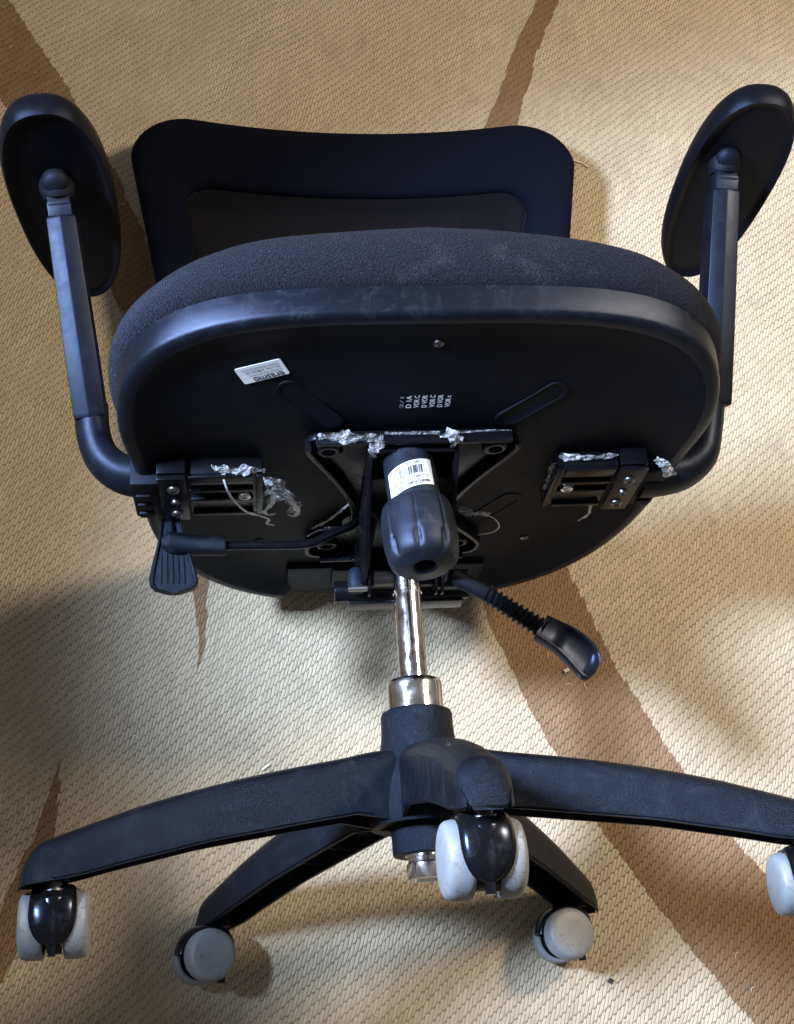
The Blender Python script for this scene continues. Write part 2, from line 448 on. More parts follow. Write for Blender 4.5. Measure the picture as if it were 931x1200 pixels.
for k, tx in enumerate(cols):
    x0 = -.0165 + k * .0067
    sh = .0028
    fn = lambda s, t, x0=x0: on_pan(x0 + (1 - t) * .0046, .1675 + s * .0145 + (x0 * .02), .0007)
    text_mesh(tx, fn, (0, 0, 1 if k not in (0, 6) else .92, 1 if k else .7), 'printed_lettering', WIN if k else GRY, chair, .02)

# ---------------------------------------------------------------- tilt mechanism under the seat
b = B()
half = [(.0, .139), (.045, .139), (.084, .138), (.092, .132), (.091, .121), (.068, .070), (.052, .026), (.0455, -.005), (.046, -.03), (.056, -.045), (.085, -.088), (.0885, -.104), (.084, -.116), (.07, -.12), (.045, -.121), (0, -.121)]
poly = half + [(-x, f) for x, f in reversed(half[1:-1])]
b.prism(poly, (0, .2845, 0), (1, 0, 0), (0, 0, 1), (0, -.006, 0))
b.box((0, .2770, .1372), (.172, .0105, .0046)); b.box((0, .275, -.119), (.15, .02, .004))
for s in (-1, 1):
    # folded side lips running down the waist
    p = [(s * x, .277, f) for x, f in half[3:9]]
    b.tube(curve(p, 4), .0032, 8, sect=[(1.6, .8), (-2.2, .8), (-2.2, -.8), (1.6, -.8)], ref=(0, 1, 0))
    p = [(s * x, .277, f) for x, f in half[9:14]]
    b.tube(curve(p, 4), .0030, 8, sect=[(1.6, .8), (-2.2, .8), (-2.2, -.8), (1.6, -.8)], ref=(0, 1, 0))
    # mounting bosses
    b.lathe((s * .074, .279, .119), (0, -1, 0), ((.0125, 0), (.0125, .004), (.010, .0055), (.006, .0055), (.005, .002)), 20)
    b.lathe((s * .068, .279, -.1), (0, -1, 0), ((.0115, 0), (.0115, .004), (.009, .0055), (.006, .0055), (.005, .002)), 20)
mech = b.done('tilt_mechanism', MET, chair, bevel=.0012)
b = B()      # the deep channel that carries the column
for s in (-1, 1):
    b.prism([(.131, .279), (.124, .268), (.09, .242), (.03, .205), (-.06, .196), (-.075, .215), (-.11, .24), (-.12, .279)],
            (s * .0385 - .002, 0, 0), (0, 0, 1), (0, 1, 0), (.004, 0, 0))
b.box((0, .274, .126), (.074, .010, .004)); b.box((0, .22, -.045), (.074, .04, .05)); b.box((0, .262, .01), (.074, .004, .16))
b.done('channel', MET, mech, bevel=.001)
b = B(); b.tube([(-.066, .203, -.042), (.064, .203, -.042)], .0105, 18); b.done('pivot_shaft', MET, mech, bevel=.001)
b = B(); b.tube([(-.030, .209, -.018), (-.008, .209, -.018)], .010, 18); b.done('pivot_sleeve', DUL, mech, bevel=.001)
for x in (-.034, .036, .030):
    b = B(); b.lathe((x - .0012, .206, -.022), (1, 0, 0), ((.0155, 0), (.0155, .0024)), 24); b.done('washer', MET, mech, bevel=.0006)
b = B(); b.lathe((-.046, .196, -.02), (.02, 1, -.1), ((.0085, 0), (.0085, .014), (.0075, .019), (.005, .0225), (.002, .0238)), 20); b.done('lever_cap', KNB, mech)
b = B(); b.tube([(-.054, .196, -.015), (-.036, .196, -.015)], .0028, 10); b.done('pin', STL, mech)
b = B(); b.box((0.003, .199, -.052), (.112, .018, .022)); b.box((.046, .206, -.03), (.036, .018, .02)); b.done('pivot_bracket', MET, mech, bevel=.002)
b = B(); b.tube([(-.030, .245, .035), (-.034, .228, .015), (-.036, .212, -.002)], .0030, 8); b.done('spring_rod', RUB, mech)

# tension knob
ax = Vector((.003, -.067, .013)).normalized(); o0 = Vector((-.0045, .292, .1035))
b = B(); b.lathe(o0, ax, ((.0228, 0), (.0228, .078), (.021, .079)), 48); stem = b.done('knob_stem', KNB, chair)
def kmod(k, a):
    d = abs(((a - .20) / (2 * math.pi) * 8 + .5) % 1 - .5) * 2 * math.pi / 8
    if 3 <= k <= 9: return 1 - .045 * math.exp(-(d / .03) ** 4)
    if k in (10, 11): return 1 - .10 * math.exp(-(d / .085) ** 2)
    if k == 12: return 1 - .06 * math.exp(-(d / .10) ** 2)
    return 1
b = B(); b.lathe(o0, ax, ((.024, .0745), (.0288, .0750), (.0298, .0760), (.0310, .081), (.0311, .0813), (.0318, .090), (.0322, .098), (.0323, .104), (.0322, .109), (.0318, .1135), (.0317, .1150), (.0309, .1225), (.0287, .1290), (.0245, .1326), (.0125, .1338), (.0115, .1344), (.0102, .1340), (.0086, .1310), (.0078, .122), (.002, .121)), 192, kmod)
knob = b.done('tension_knob', KNB, chair, ang=50)
b = B(); b.lathe(o0 + ax * .1213, ax, ((.0077, 0), (.0074, .0012)), 20); b.done('bore', MET, knob)
e1 = (Vector((0, 0, 1)) - ax * ax.z).normalized(); e2 = Vector((1, 0, 0)); e2 = (e2 - ax * e2.dot(ax) - e1 * e2.dot(e1)).normalized()
def cyl(s, t, r=.02335):
    a = math.radians(46 - 112 * s); h = .040 + .027 * (1 - t) * 0 + .027 * t + (s - .5) * .010
    return o0 + ax * h + (e1 * math.cos(a) + e2 * math.sin(a)) * r
b = B(); b.loft([[cyl(k / 24, t, .0231) for k in range(25)] for t in (0, .5, 1)], closed=False)
lb = b.done('barcode_label', PAP, stem, fix=False, ang=80); lb['label'] = 'white curved label with bars and upside-down print'
text_mesh('MARCA BRL/15H', lambda s, t: cyl(s, t), (.12, .80, .80, .92), 'lettering', INK, lb, .03)
text_mesh('A.1.Z. 260607  GTO 00000000', lambda s, t: cyl(s, t), (.12, .62, .86, .72), 'lettering', INK, lb, .01)
text_mesh('7891000250707', lambda s, t: cyl(s, t), (.28, .04, .78, .15), 'lettering', INK, lb, .01)
b = B(); s0 = .24
for k in range(26):
    wd = random.choice((.006, .006, .011, .016))
    if s0 + wd > .76: break
    b.loft([[cyl(s0, t) for t in (.20, .53)], [cyl(s0 + wd, t) for t in (.20, .53)]], closed=False)
    s0 += wd + random.choice((.006, .009, .014))
b.done('bars', INK, lb, fix=False)

# gas column
b = B(); b.lathe((0, 0, 0), (0, 1, 0), ((.0128, .07), (.0128, .183), (.0136, .1835), (.0136, .187), (.0128, .1875), (.0132, .25)), 48); b.done('piston', CHR, chair)
b = B(); b.lathe((0, 0, 0), (0, 1, 0), ((.0245, .03), (.0252, .092), (.0248, .0965), (.0235, .098), (.0165, .0982), (.0160, .095), (.0135, .0945)), 56); b.done('column_sleeve', CHR, chair)
b = B(); b.lathe((0, 0, 0), (0, -1, 0), ((.0195, .045), (.0195, .0565), (.0165, .0585), (.0160, .0625), (.0182, .0645), (.0180, .0725), (.0165, .0768), (.012, .0772), (.011, .0755), (.003, .0755)), 48); b.done('column_end', CHR, chair)

# ---------------------------------------------------------------- five-star base
b = B()
b.lathe((0, 0, 0), (0, 1, 0), ((.026, -.030), (.046, -.033), (.0485, -.028), (.0475, -.012), (.044, .004), (.0395, .018), (.0358, .030), (.0335, .042), (.0325, .052), (.0323, .066), (.0315, .0685), (.0295, .0695), (.0255, .069), (.0252, .06)), 72, cap0=False, cap1=False)
b.lathe((0, 0, 0), (0, -1, 0), ((.0272, .02), (.0272, .034), (.0290, .0345), (.0290, .0545), (.0283, .0565), (.0262, .0572), (.019, .0572), (.018, .04)), 56, cap0=False, cap1=False)
b.done('base_hub', PLA, chair, ang=50)
TOP = [(.02, .034), (.05, .031), (.075, .0245), (.115, .0165), (.152, .0085), (.19, -.001), (.225, -.011), (.255, -.0205), (.28, -.030), (.305, -.0395), (.322, -.046)]
BOT = [(.02, -.034), (.045, -.030), (.07, -.0265), (.10, -.0315), (.16, -.0425), (.20, -.050), (.23, -.0575), (.265, -.066), (.30, -.0755), (.325, -.0795), (.335, -.081)]
WID = [(.02, .024), (.05, .0228), (.08, .0218), (.15, .0208), (.24, .0198), (.31, .0192), (.335, .0186)]
def leg_mesh():
    b = B(); rings = []
    S = [.02 + k * .0125 for k in range(25)] + [.324, .329, .334, .3375, .340]
    for r in S:
        t, bo, wd = lerp_tab(TOP, r), lerp_tab(BOT, r), lerp_tab(WID, r)
        if r > .322:
            k = (r - .322) / .018
            t = -.046 - .0068 * k - .011 * k ** 2.2 - .008 * k ** 5; wd *= 1 - .22 * k ** 2
        out = [(-1, bo), (-1, bo + .003), (-.975, bo + (t - bo) * .45), (-.93, t - .0125), (-.84, t - .0072), (-.68, t - .0034), (-.40, t - .0008), (0, t + .0003)]
        out = [(a * wd, u) for a, u in out]; out += [(-a, u) for a, u in reversed(out[:-1])]
        th = .0036
        inn = [((wd - th), bo), (wd * .95 - th, t - .012), (-(wd * .95 - th), t - .012), (-(wd - th), bo)]
        rings.append([Vector((a, u, r)) for a, u in out + inn])
    b.loft(rings)
    # raised edge line along the lower rim
    for s in (-1, 1):
        pts = [(s * (lerp_tab(WID, r) + .0004), lerp_tab(BOT, r) + .0022, r) for r in S[3:-5]]
        b.tube(pts, .0011, 6)
    return b
def leg_inside(leg):
    for r in (.085, .125, .165, .205, .245):
        t, bo, wd = lerp_tab(TOP, r), lerp_tab(BOT, r), lerp_tab(WID, r)
        b = B(); b.box((0, (t + bo) / 2 - .003, r), (wd * 1.66, (t - bo) - .016, .0025)); b.done('rib', PLA, leg)
    b = B(); b.lathe((0, -.048, .315), (0, -1, 0), ((.011, 0), (.0112, .024), (.0110, .030), (.007, .030), (.0065, .02)), 24); b.done('stem_socket', PLA, leg)
leg0 = leg_mesh().done('base_leg', PLA, chair, ang=42)
leg_inside(leg0)
PHI = .0046
legs = [leg0]
for k in range(1, 5):
    c = leg0.copy(); sc.collection.objects.link(c); legs.append(c)
    for ch in list(leg0.children): r = ch.copy(); sc.collection.objects.link(r); r.parent = c
for k, o in enumerate(legs): o.rotation_euler = (0, PHI + math.radians((0, 72, 144, 216, 288)[k]), 0)

# casters
def caster_parts(root):
    b = B()      # hood: a shell that wraps the wheels' top and front, tapering to a bullet tip
    cy, cz = CY, CZ
    rings = []
    for k in range(33):
        deg = -42 + 218 * k / 32; th = math.radians(deg)      # 0 = front (+z), 90 = top
        hw = .0178
        if deg < 14: hw = .0178 * math.sqrt(max(.03, 1 - ((14 - deg) / 57) ** 2))
        if deg > 98: hw = .0178 - .0085 * ss((deg - 98) / 40); ro += .0042 * ss((deg - 98) / 35)
        ro = .0302; ri = .0268
        if 0 < deg < 90: ro /= (math.cos(th) ** 2.9 + math.sin(th) ** 2.9) ** (1 / 2.9)
        if deg < -22: ro -= .002 * ss((-22 - deg) / 20)
        sec = []
        for a_, rr in ((-1, ri), (-1, ro - .0062), (-.93, ro - .0034), (-.74, ro - .0012), (-.4, ro), (0, ro + .0005), (.4, ro), (.74, ro - .0012), (.93, ro - .0034), (1, ro - .0062), (1, ri)):
            sec.append(Vector((a_ * hw, cy + rr * math.sin(th), cz + rr * math.cos(th))))
        rings.append(sec)
    b.loft(rings)
    b.lathe((-.0055, cy, cz), (1, 0, 0), ((.0205, 0), (.0205, .011)), 40)        # centre web between the wheels
    b.lathe((0, -.0145, -.002), (0, 1, 0), ((.0128, -.008), (.0130, .004), (.0126, .0068), (.0115, .0078), (.009, .0080)), 36)   # boss round the stem
    b.box((0, cy - .0205, cz + .0195), (.0055, .009, .006)); b.box((.004, cy - .0205, cz + .015), (.006, .005, .006))
    b.done('caster_hood', GLS, root, bevel=0, ang=50)
    b = B(); b.lathe((0, -.01, 0), (0, 1, 0), ((.0072, 0), (.0072, .0055), (.0088, .006), (.0088, .0076), (.0062, .0078), (.0062, .03)), 24); b.done('stem', DUL, root)
    b = B(); b.lathe((-.0200, cy, cz), (1, 0, 0), ((.004, 0), (.004, .040)), 16); b.done('axle', MET, root)
    for s in (-1, 1):
        b = B()
        prof = [(.0035, .0104), (.0218, .0104), (.0220, .0078), (.0244, .0078), (.0253, .0091), (.0256, .012), (.0255, .0188), (.0247, .0228), (.0232, .0250), (.0205, .0262), (.0150, .0268), (.008, .0270), (.001, .0271)]
        b.lathe((0, cy, cz), (s, 0, 0), prof, 56)
        wl = b.done('wheel', [WHL, RUB], root, ang=35)
        for f in wl.data.polygons:
            d = max((wl.data.vertices[v].co - Vector((wl.data.vertices[v].co.x, cy, cz))).length for v in f.vertices)
            if abs(f.center.x) < .0108 and d < .0222: f.material_index = 1  # black on the inner face stands in for the wheel's shaded hollow
CY, CZ = -.0262, -.019
casters = []
for k, (ang, yaw) in enumerate(((0, 3), (72, -4), (144, 103), (216, 118), (288, 4))):
    root = bpy.data.objects.new('caster', None); sc.collection.objects.link(root); root.parent = chair
    t = math.radians(ang) + PHI
    root.location = (.315 * math.sin(t), -.0805, .315 * math.cos(t) - FL)
    root.rotation_euler = (0, math.radians(yaw), 0)
    if k == 0: caster_parts(root)
    else:
        for ch in list(casters[0].children):
            c = ch.copy(); sc.collection.objects.link(c); c.parent = root
    casters.append(root)

# ---------------------------------------------------------------- backrest
def rounded(hw_top, hw_bot, u0, u1, rt, rb, n=14):
    """closed outline in (x,U): wide rounded top, narrower bottom"""
    pts = []
    def hw(u): return hw_bot + (hw_top - hw_bot) * ss((u - u0) / (u1 - u0 - .07))
    for c, a0, r in (((hw_top - rt, u1 - rt), 0, rt), ((-(hw_top - rt), u1 - rt), 90, rt), ((-(hw_bot - rb), u0 + rb), 180, rb), (((hw_bot - rb), u0 + rb), 270, rb)):
        for k in range(n + 1):
            a = math.radians(a0 + 90 * k / n); pts.append((c[0] + r * math.cos(a), c[1] + r * math.sin(a)))
    return pts
def resample(pts, N):
    P = [Vector(p) for p in pts]; P.append(P[0]); L = [0]
    for a, c in zip(P, P[1:]): L.append(L[-1] + (c - a).length)
    out = []; j = 0
    for k in range(N):
        d = L[-1] * k / N
        while L[j + 1] < d: j += 1
        out.append(P[j].lerp(P[j + 1], (d - L[j]) / max(1e-9, L[j + 1] - L[j])))
    return out
NB = 160
ro = rounded(.287, .225, .43, .933, .075, .08); ri = rounded(.219, .165, .50, .830, .035, .05)
def match(inner, outer):          # inner outline points facing the outer ones
    c = Vector((0, .66)); q = []
    for p in outer:
        d = (p - c); best = None
        for a, e in zip(inner, inner[1:] + inner[:1]):
            v = e - a; den = d.x * v.y - d.y * v.x
            if abs(den) < 1e-12: continue
            w_ = a - c; t = (w_.x * v.y - w_.y * v.x) / den; s_ = (w_.x * d.y - w_.y * d.x) / den
            if t > 0 and -1e-6 <= s_ <= 1 + 1e-6: best = c + d * t
        q.append(best or p)
    return q
RO = resample(ro, NB); RI = match([Vector(p) for p in ri], RO)
def backF(x, u):                  # gentle concave sweep of the back: the sides come forward, the top leans down to the carpet
    return -.236 + .022 * (x / .28) ** 2 - .012 * ss((u - .7) / .25) + .02 * ss((.62 - u) / .2)
b = B(); rings = []
for k, dz in ((0.0, 0.0), (.0, .004), (.05, .0105), (.16, .0150), (.34, .0165), (.62, .0145), (.86, .0105), (.97, .005), (1.0, -.002), (1.0, -.008), (.9, -.014), (.6, -.021), (.3, -.021), (.08, -.016), (0, -.008)):
    r = []
    for p, q in zip(RO, RI):
        m = p.lerp(q, k); r.append(Vector((m.x, m.y, backF(m.x, m.y) + dz)))
    rings.append(r)
rings.append(rings[0]); b.loft(rings, True, False, False); bmesh.ops.remove_doubles(b.bm, verts=b.bm.verts, dist=1e-6)
for v in b.bm.verts: v.co.y += -.009 * max(0, 1 - (v.co.x / .22) ** 2) * ss((v.co.y - .6) / .2) - .018 * v.co.x * ss((v.co.y - .5) / .3)
back = b.done('backrest', BRM, chair, ang=60)
b = B(); rings = []
for k in (1.0, .8, .6, .4, .2, .02):
    rings.append([Vector((q.x * k, .66 + (q.y - .66) * k, backF(q.x * k, .66 + (q.y - .66) * k) - .006)) for q in RI])
b.loft(rings, True, False, True); b.done('mesh_panel', NET, back, ang=80)
b = B(); b.tube(curve([(0, .25, -.12), (0, .285, -.20), (0, .33, -.255), (0, .40, -.266), (0, .46, -.262)], 6), .012, sect=[(.6, 2.4), (-.6, 2.4), (-.6, -2.4), (.6, -2.4)], ref=(0, 0, 1)); b.done('back_support_bar', MET, chair, bevel=.002)

# ---------------------------------------------------------------- armrests
def armrest(s, elbow, sl0, sl1, pad_a, pad_b, padw, br):
    """s: side; elbow: tube points; sl0/sl1: sleeve ends; pad_a/pad_b: pad ends (rear, front)"""
    root = bpy.data.objects.new('armrest', None); sc.collection.objects.link(root); root.parent = chair; root.location = (0, 0, -FL)
    # slotted steel bracket on the seat pan
    x0, x1, f0, f1 = br; cxm, cfm = (x0 + x1) / 2, (f0 + f1) / 2
    b = B(); lx = abs(x1 - x0); lf = f1 - f0
    b.box((cxm, .2785, cfm), (lx, .017, lf))
    # proud rails leave two long recesses between them
    for df, wf in ((-lf * .46, .006), (-lf * .10, .008), (lf * .14, .005), (lf * .40, .016)):
        b.box((cxm + s * .004, .2685, cfm + df), (lx - .010, .004, wf))
    b.box((x0 + s * .003, .2685, cfm), (.006, .004, lf * .97))
    b.done('slide_bracket', MET, root, bevel=.0014)
    b = B(); b.lathe((x0 + s * .017, .2700, cfm - lf * .02), (0, -1, 0), ((.0068, 0), (.0068, .001), (.0058, .0036), (.0035, .0048), (.0026, .0049), (.0024, .003)), 22); b.done('bolt', STL, root)
    # clamp plate with three screws
    b = B(); c0 = x1 + s * .001
    poly = [(c0, f0 + .001), (c0 + s * .024, f0 + .001), (c0 + s * .025, f1 + .005), (c0, f1 + .005)]
    b.prism(poly, (0, .2670, 0), (1, 0, 0), (0, 0, 1), (0, -.0045, 0))
    b.box((c0 + s * .0125, .2765, f1 + .0045), (.025, .017, .004))
    b.done('clamp_plate', MET, root, bevel=.0008)
    for k in range(3):
        ff = f0 + lf * (.20 + .31 * k); xx = c0 + s * .0115
        b = B(); r = .0058 if k != 1 else .0042
        b.lathe((xx, .2627, ff), (0, -1, 0), ((r, 0), (r, .0012), (r * .8, .0028), (r * .45, .0034), (r * .36, .0018)), 18); b.done('clamp_screw', DUL, root)
    # moulded end block with notches
    b = B(); xb = c0 + s * .037
    b.box((xb, .280, cfm - .006), (.026, .026, lf - .014))
    for k in range(3): b.box((xb + s * .003, .2665, f0 + .008 + k * .019), (.014, .004, .011))
    b.done('end_block', RUB, root, bevel=.003)
    # L-shaped tube
    pts = curve(elbow, 8); nn = len(pts)
    b = B(); b.tube(pts, [.0205 - .0045 * ss(i / nn * 1.3) for i in range(nn)], 20, sect=[(1.18 * math.cos(a), .98 * math.sin(a)) for a in [2 * math.pi * k / 20 for k in range(20)]], ref=(0, 0, 1))
    b.done('bent_tube', ARM, root, ang=50)
    # height sleeve, six-sided with a ridge on its face
    A, C = Vector(sl0), Vector(sl1); d = (C - A).normalized()
    b = B(); sec = [(1.08, 0), (.86, .86), (-.9, .94), (-1.0, .6), (-1.0, -.6), (-.9, -.94), (.86, -.86)]
    b.tube([A, A + d * .004, A.lerp(C, .33), A.lerp(C, .66), C - d * .003, C], [.0162, .0168, .0166, .0160, .0152, .0146], sect=sec, ref=(0, 0, 1))
    b.done('height_sleeve', ARM, root, bevel=.0012, ang=20)
    b = B(); D = C + d * .014
    b.tube([C - d * .01, D + d * .016], [.0115, .0125], sect=[(.95, .85), (-.9, .85), (-.9, -.85), (.95, -.85)], ref=(0, 0, 1)); b.done('inner_post', RUB, root, bevel=.002)
    b = B(); nf = (Vector((0, 0, 1)) - d * d.z).normalized(); xr = d.cross(nf).normalized()
    rot = Matrix((xr, d, nf)).transposed()
    b.box(D - d * .008 + nf * .0125, (.0215, .014, .006), rot); b.box(D - d * .003 + nf * .0148, (.0205, .004, .004), rot)
    b.done('height_button', KNB, root, bevel=.0018)
    # rounded pad mount
    a_, c_ = Vector(pad_a), Vector(pad_b); pd = (c_ - a_).normalized(); mid = (a_ + c_) / 2
    b = B(); mb = D + d * .004; mt = D + d * .022 + nf * .004
    b.tube([mb, mb + d * .006, mb.lerp(mt, .45), mt - d * .006, mt, mt + d * .008], [.0135, .0155, .0165, .0165, .0150, .012], 24, ref=(0, 0, 1))
    b.lathe(mt - d * .004 + nf * .008, (nf * .7 + d * -.6), ((.0125, -.01), (.0125, .004), (.011, .0075), (.0075, .010), (.003, .011)), 24)
    b.done('pad_mount', RUB, root, ang=50)
    # pad: soft oval, flat underneath, crowned on top
    up_ = d.copy(); up_ = (up_ - pd * up_.dot(pd)).normalized(); sd = pd.cross(up_).normalized()
    L2 = (c_ - a_).length / 2
    b = B(); rings = []
    for kk, h in ((.03, 0), (.45, 0), (.72, .0), (.80, .0008), (.86, -.0008), (.90, -.0026), (.945, -.0028), (.98, .0004), (1.0, .006), (1.005, .012), (.985, .018), (.94, .0225), (.86, .0255), (.6, .0275), (.2, .028)):
        r = []
        for i in range(72):
            a = 2 * math.pi * i / 72; ca, sa = math.cos(a), math.sin(a)
            n = 2.45
            xx = math.copysign(abs(ca) ** (2 / n), ca) * padw; zz = math.copysign(abs(sa) ** (2 / n), sa) * L2
            xx *= 1 + .12 * (zz / L2) * 1.0
            kx = (padw - (1 - kk) * padw * 1.0) / padw if kk < .7 else 1 - (1 - kk) * 1.0
            kz = kk if kk < .7 else 1 - (1 - kk) * padw / L2 * 1.0
            if kk < .7: kz = kk * (1 - .3 * padw / L2) / .72 if kk > .5 else kk
            r.append(mid + sd * xx * kx + pd * zz * kz + up_ * h)
        rings.append(r)
    b.loft(rings); b.done('arm_pad', PAD, root, ang=60)
    return root
L = armrest(-1, [(-.222, .291, .040), (-.240, .291, .040), (-.262, .296, .041), (-.279, .311, .044), (-.287, .334, .047), (-.289, .36, .053)],
            (-.2890, .347, .052), (-.3110, .518, .125), (-.303, .534, -.030), (-.318, .553, .232), .0475, (-.132, -.199, .004, .090))
Rr = armrest(1, [(.226, .281, .040), (.247, .281, .040), (.270, .286, .041), (.289, .301, .044), (.298, .328, .047), (.304, .36, .053)],
             (.3070, .350, .050), (.326, .547, .125), (.333, .556, -.034), (.345, .578, .224), .0475, (.136, .193, .004, .088))

# ---------------------------------------------------------------- levers
b = B(); b.tube(curve([(-.040, .282, -.04), (-.046, .262, -.015), (-.066, .249, -.004), (-.085, .2385, 0), (-.100, .2362, 0), (-.135, .2368, 0), (-.175, .2375, 0)], 8), .0042, 14, ref=(0, 1, 0))
lev = b.done('tilt_lever', MET, chair)
b = B(); b.tube([(-.168, .2372, 0), (-.170, .2372, 0), (-.196, .238, .001), (-.205, .2385, .002), (-.212, .239, .004), (-.221, .2395, .007), (-.227, .2395, .007)], [.0088, .0095, .0096, .0105, .0110, .0100, .005], 20); b.done('lever_grip', PLA, lev)
b = B(); rings = []
for k in range(21):
    t = k / 20; u = .271 - .081 * t; hw = .0095 + .0140 * ss((t - .05) * 1.05)
    if t < .12: hw *= math.sqrt(max(.02, 1 - ((.12 - t) / .12) ** 2)) * .98 + .02
    if t > .84: hw *= math.sqrt(max(.02, 1 - ((t - .84) / .16) ** 2 * .97))
    x = -.2195 + .004 * t
    rings.append([Vector((x + a * hw, u, z + .006 * t)) for a, z in ((-1, -.008), (-1.0, .0005), (-.93, .0022), (-.84, .0018), (-.78, -.0005), (0, -.0012), (.78, -.0005), (.84, .0018), (.93, .0022), (1.0, .0005), (1, -.008))])
b.loft(rings); pad = b.done('lever_paddle', PLA, lev, ang=40)
for k in range(5):
    a = -.62 + .31 * k; b = B()
    b.tube([(-.2175 + a * .0155, .232, .0014), (-.2172 + a * .0170, .215, .0034), (-.2168 + a * .0172, .199, .0044)], .0012, 6); b.done('grip_rib', PLA, pad)
b = B(); b.tube([(-.219, .268, -.001), (-.2185, .244, .004)], [.0022, .0048], 10); b.done('paddle_spine', PLA, pad)
b = B(); b.lathe((-.2205, .272, .028), (0, .3, 1), ((.010, 0), (.010, .010), (.007, .013)), 20); b.done('side_stop', PLA, chair)

A = Vector((.047, .208, -.02)); Bp = Vector((.0795, .189, -.022)); C = Vector((.131, .152, -.025)); D = Vector((.176, .118, -.025))
b = B(); b.tube([A, Bp, Bp.lerp(C, .3)], [.0085, .0078, .0058], 16); hl = b.done('height_lever', RUB, chair)
b = B(); pts = []; rad = []
for k in range(45):
    pts.append(Bp.lerp(C, k / 44)); rad.append(.0078 + .0020 * math.cos(k * 2 * math.pi / 4) + .0010 * k / 44)
b.tube(pts, rad, 18); b.done('bellows', ARM, hl, ang=80)
d = (C - Bp).normalized(); nf = Vector((0, 0, 1)); sdv = d.cross(nf).normalized()
b = B(); rings = []
for k in range(17):
    t = k / 16; ctr = C + d * (-.004 + .060 * t) + Vector((.0, -.012, 0)) * max(0, t - .35) ** 1.5 * 1.6 + Vector((.004, 0, 0)) * math.sin(t * 3)
    wdt = .0125 + .0045 * ss(t * 1.3)
    if t > .82: wdt *= math.sqrt(max(.04, 1 - ((t - .82) / .19) ** 2))
    dep = .0085 - .0035 * t
    rim = .0012 + .0055 * ss((t - .22) / .2) * (1 - ss((t - .86) / .14))
    rings.append([ctr + sdv * a * wdt + nf * z for a, z in ((-1, -dep), (-1.02, dep * .7), (-.92, dep), (-.78, dep - .0005), (-.62, dep - rim), (0, dep - rim * 1.35), (.62, dep - rim), (.78, dep - .0005), (.92, dep), (1.02, dep * .7), (1, -dep))])
b.loft(rings); b.done('lever_handle', HND, hl, ang=45)

# ---------------------------------------------------------------- torn packing film still stuck on the chair
def scrap(name, pts, wid, label, crumple=.35, n=5, nrm=(0, -1, .35)):
    rnd = random.Random(len(label) * 31 + int(abs(pts[0][0]) * 1e4))
    P = curve(pts, n); N = len(P); up_ = Vector(nrm).normalized(); b = B(); rows = []; K = 6
    ph = [rnd.uniform(0, 6.3) for _ in range(4)]
    for i, p in enumerate(P):
        t = (P[min(i + 1, N - 1)] - P[max(i - 1, 0)]).normalized(); sdw = t.cross(up_).normalized(); nn_ = sdw.cross(t).normalized()
        w_ = lerp_tab([(k / (len(wid) - 1), v) for k, v in enumerate(wid)], i / (N - 1))
        row = []; e0, e1_ = rnd.uniform(.55, 1.35), rnd.uniform(.55, 1.35); tw = math.sin(i * .55 + ph[0]) * .6
        for j in range(K):
            a = j / (K - 1) - .5; e = e0 if a < 0 else e1_
            fold = math.sin(a * 9 + ph[1] + i * .9) * .5 + math.sin(i * 1.7 + ph[2] + a * 4) * .5 + tw * a * 2
            q = p + sdw * (a * w_ * e) + nn_ * ((fold + 1.1) * crumple * w_ * .55 + .0006) + t * rnd.uniform(-.15, .15) * w_ * .3
            row.append(b.bm.verts.new(q))
        rows.append(row)
    for r0, r1 in zip(rows, rows[1:]):
        for j in range(K - 1): b.face((r0[j], r0[j+1], r1[j+1], r1[j]))
    o = b.done(name, FLT if name == 'film_thread' else FLM, ang=50, fix=False); o['label'] = label; o['category'] = 'plastic scrap'; o['group'] = 'torn scraps of clear packing film on the chair'
    return o
scrap('film_scrap', [(-.176, .277, .092), (-.168, .273, .095), (-.155, .272, .095), (-.142, .272, .095), (-.130, .273, .090)], (.005, .010, .012, .010, .006), 'crumpled clear film along the front edge of the left slotted bracket')
scrap('film_scrap', [(-.129, .268, .090), (-.122, .268, .075), (-.117, .269, .056), (-.120, .271, .036), (-.129, .274, .016)], (.009, .019, .022, .012, .004), 'thick crumpled clear film clump hanging from the inner end of the left slotted bracket', .4)
scrap('film_scrap', [(-.113, .269, .056), (-.106, .270, .034), (-.102, .272, .012), (-.109, .274, -.006)], (.012, .011, .009, .003), 'short curled film tail below the crumpled clump by the left slotted bracket', .4)
scrap('film_thread', [(-.168, .270, .090), (-.164, .262, .072), (-.156, .261, .044), (-.147, .264, .018), (-.134, .270, -.006), (-.127, .274, -.024), (-.129, .276, -.038), (-.122, .277, -.046)], (.002, .0022, .0026, .003, .0026, .003, .0024, .002), 'long thin film thread hanging across the left slotted bracket', .15)
scrap('film_scrap', [(-.084, .279, .142), (-.070, .278, .146), (-.056, .277, .146), (-.042, .277, .143), (-.028, .277, .141)], (.006, .013, .014, .012, .008), 'wide torn film wrapped on the left half of the mechanism crossbar', .25)
scrap('film_scrap', [(-.033, .275, .141), (-.036, .270, .132), (-.035, .269, .118)], (.014, .009, .003), 'pointed film tip hanging from the crossbar to the left of the knob label', .3)
scrap('film_scrap', [(.022, .278, .142), (.031, .276, .149), (.036, .275, .142), (.033, .272, .130)], (.005, .012, .011, .003), 'small bluish film tuft on the right half of the mechanism crossbar', .45)
scrap('film_strip', [(-.026, .2815, .1405), (-.008, .281, .1405), (.010, .281, .1405), (.022, .281, .141)], (.003, .004, .004, .003), 'narrow shiny film strip along the crossbar above the knob label', .1)
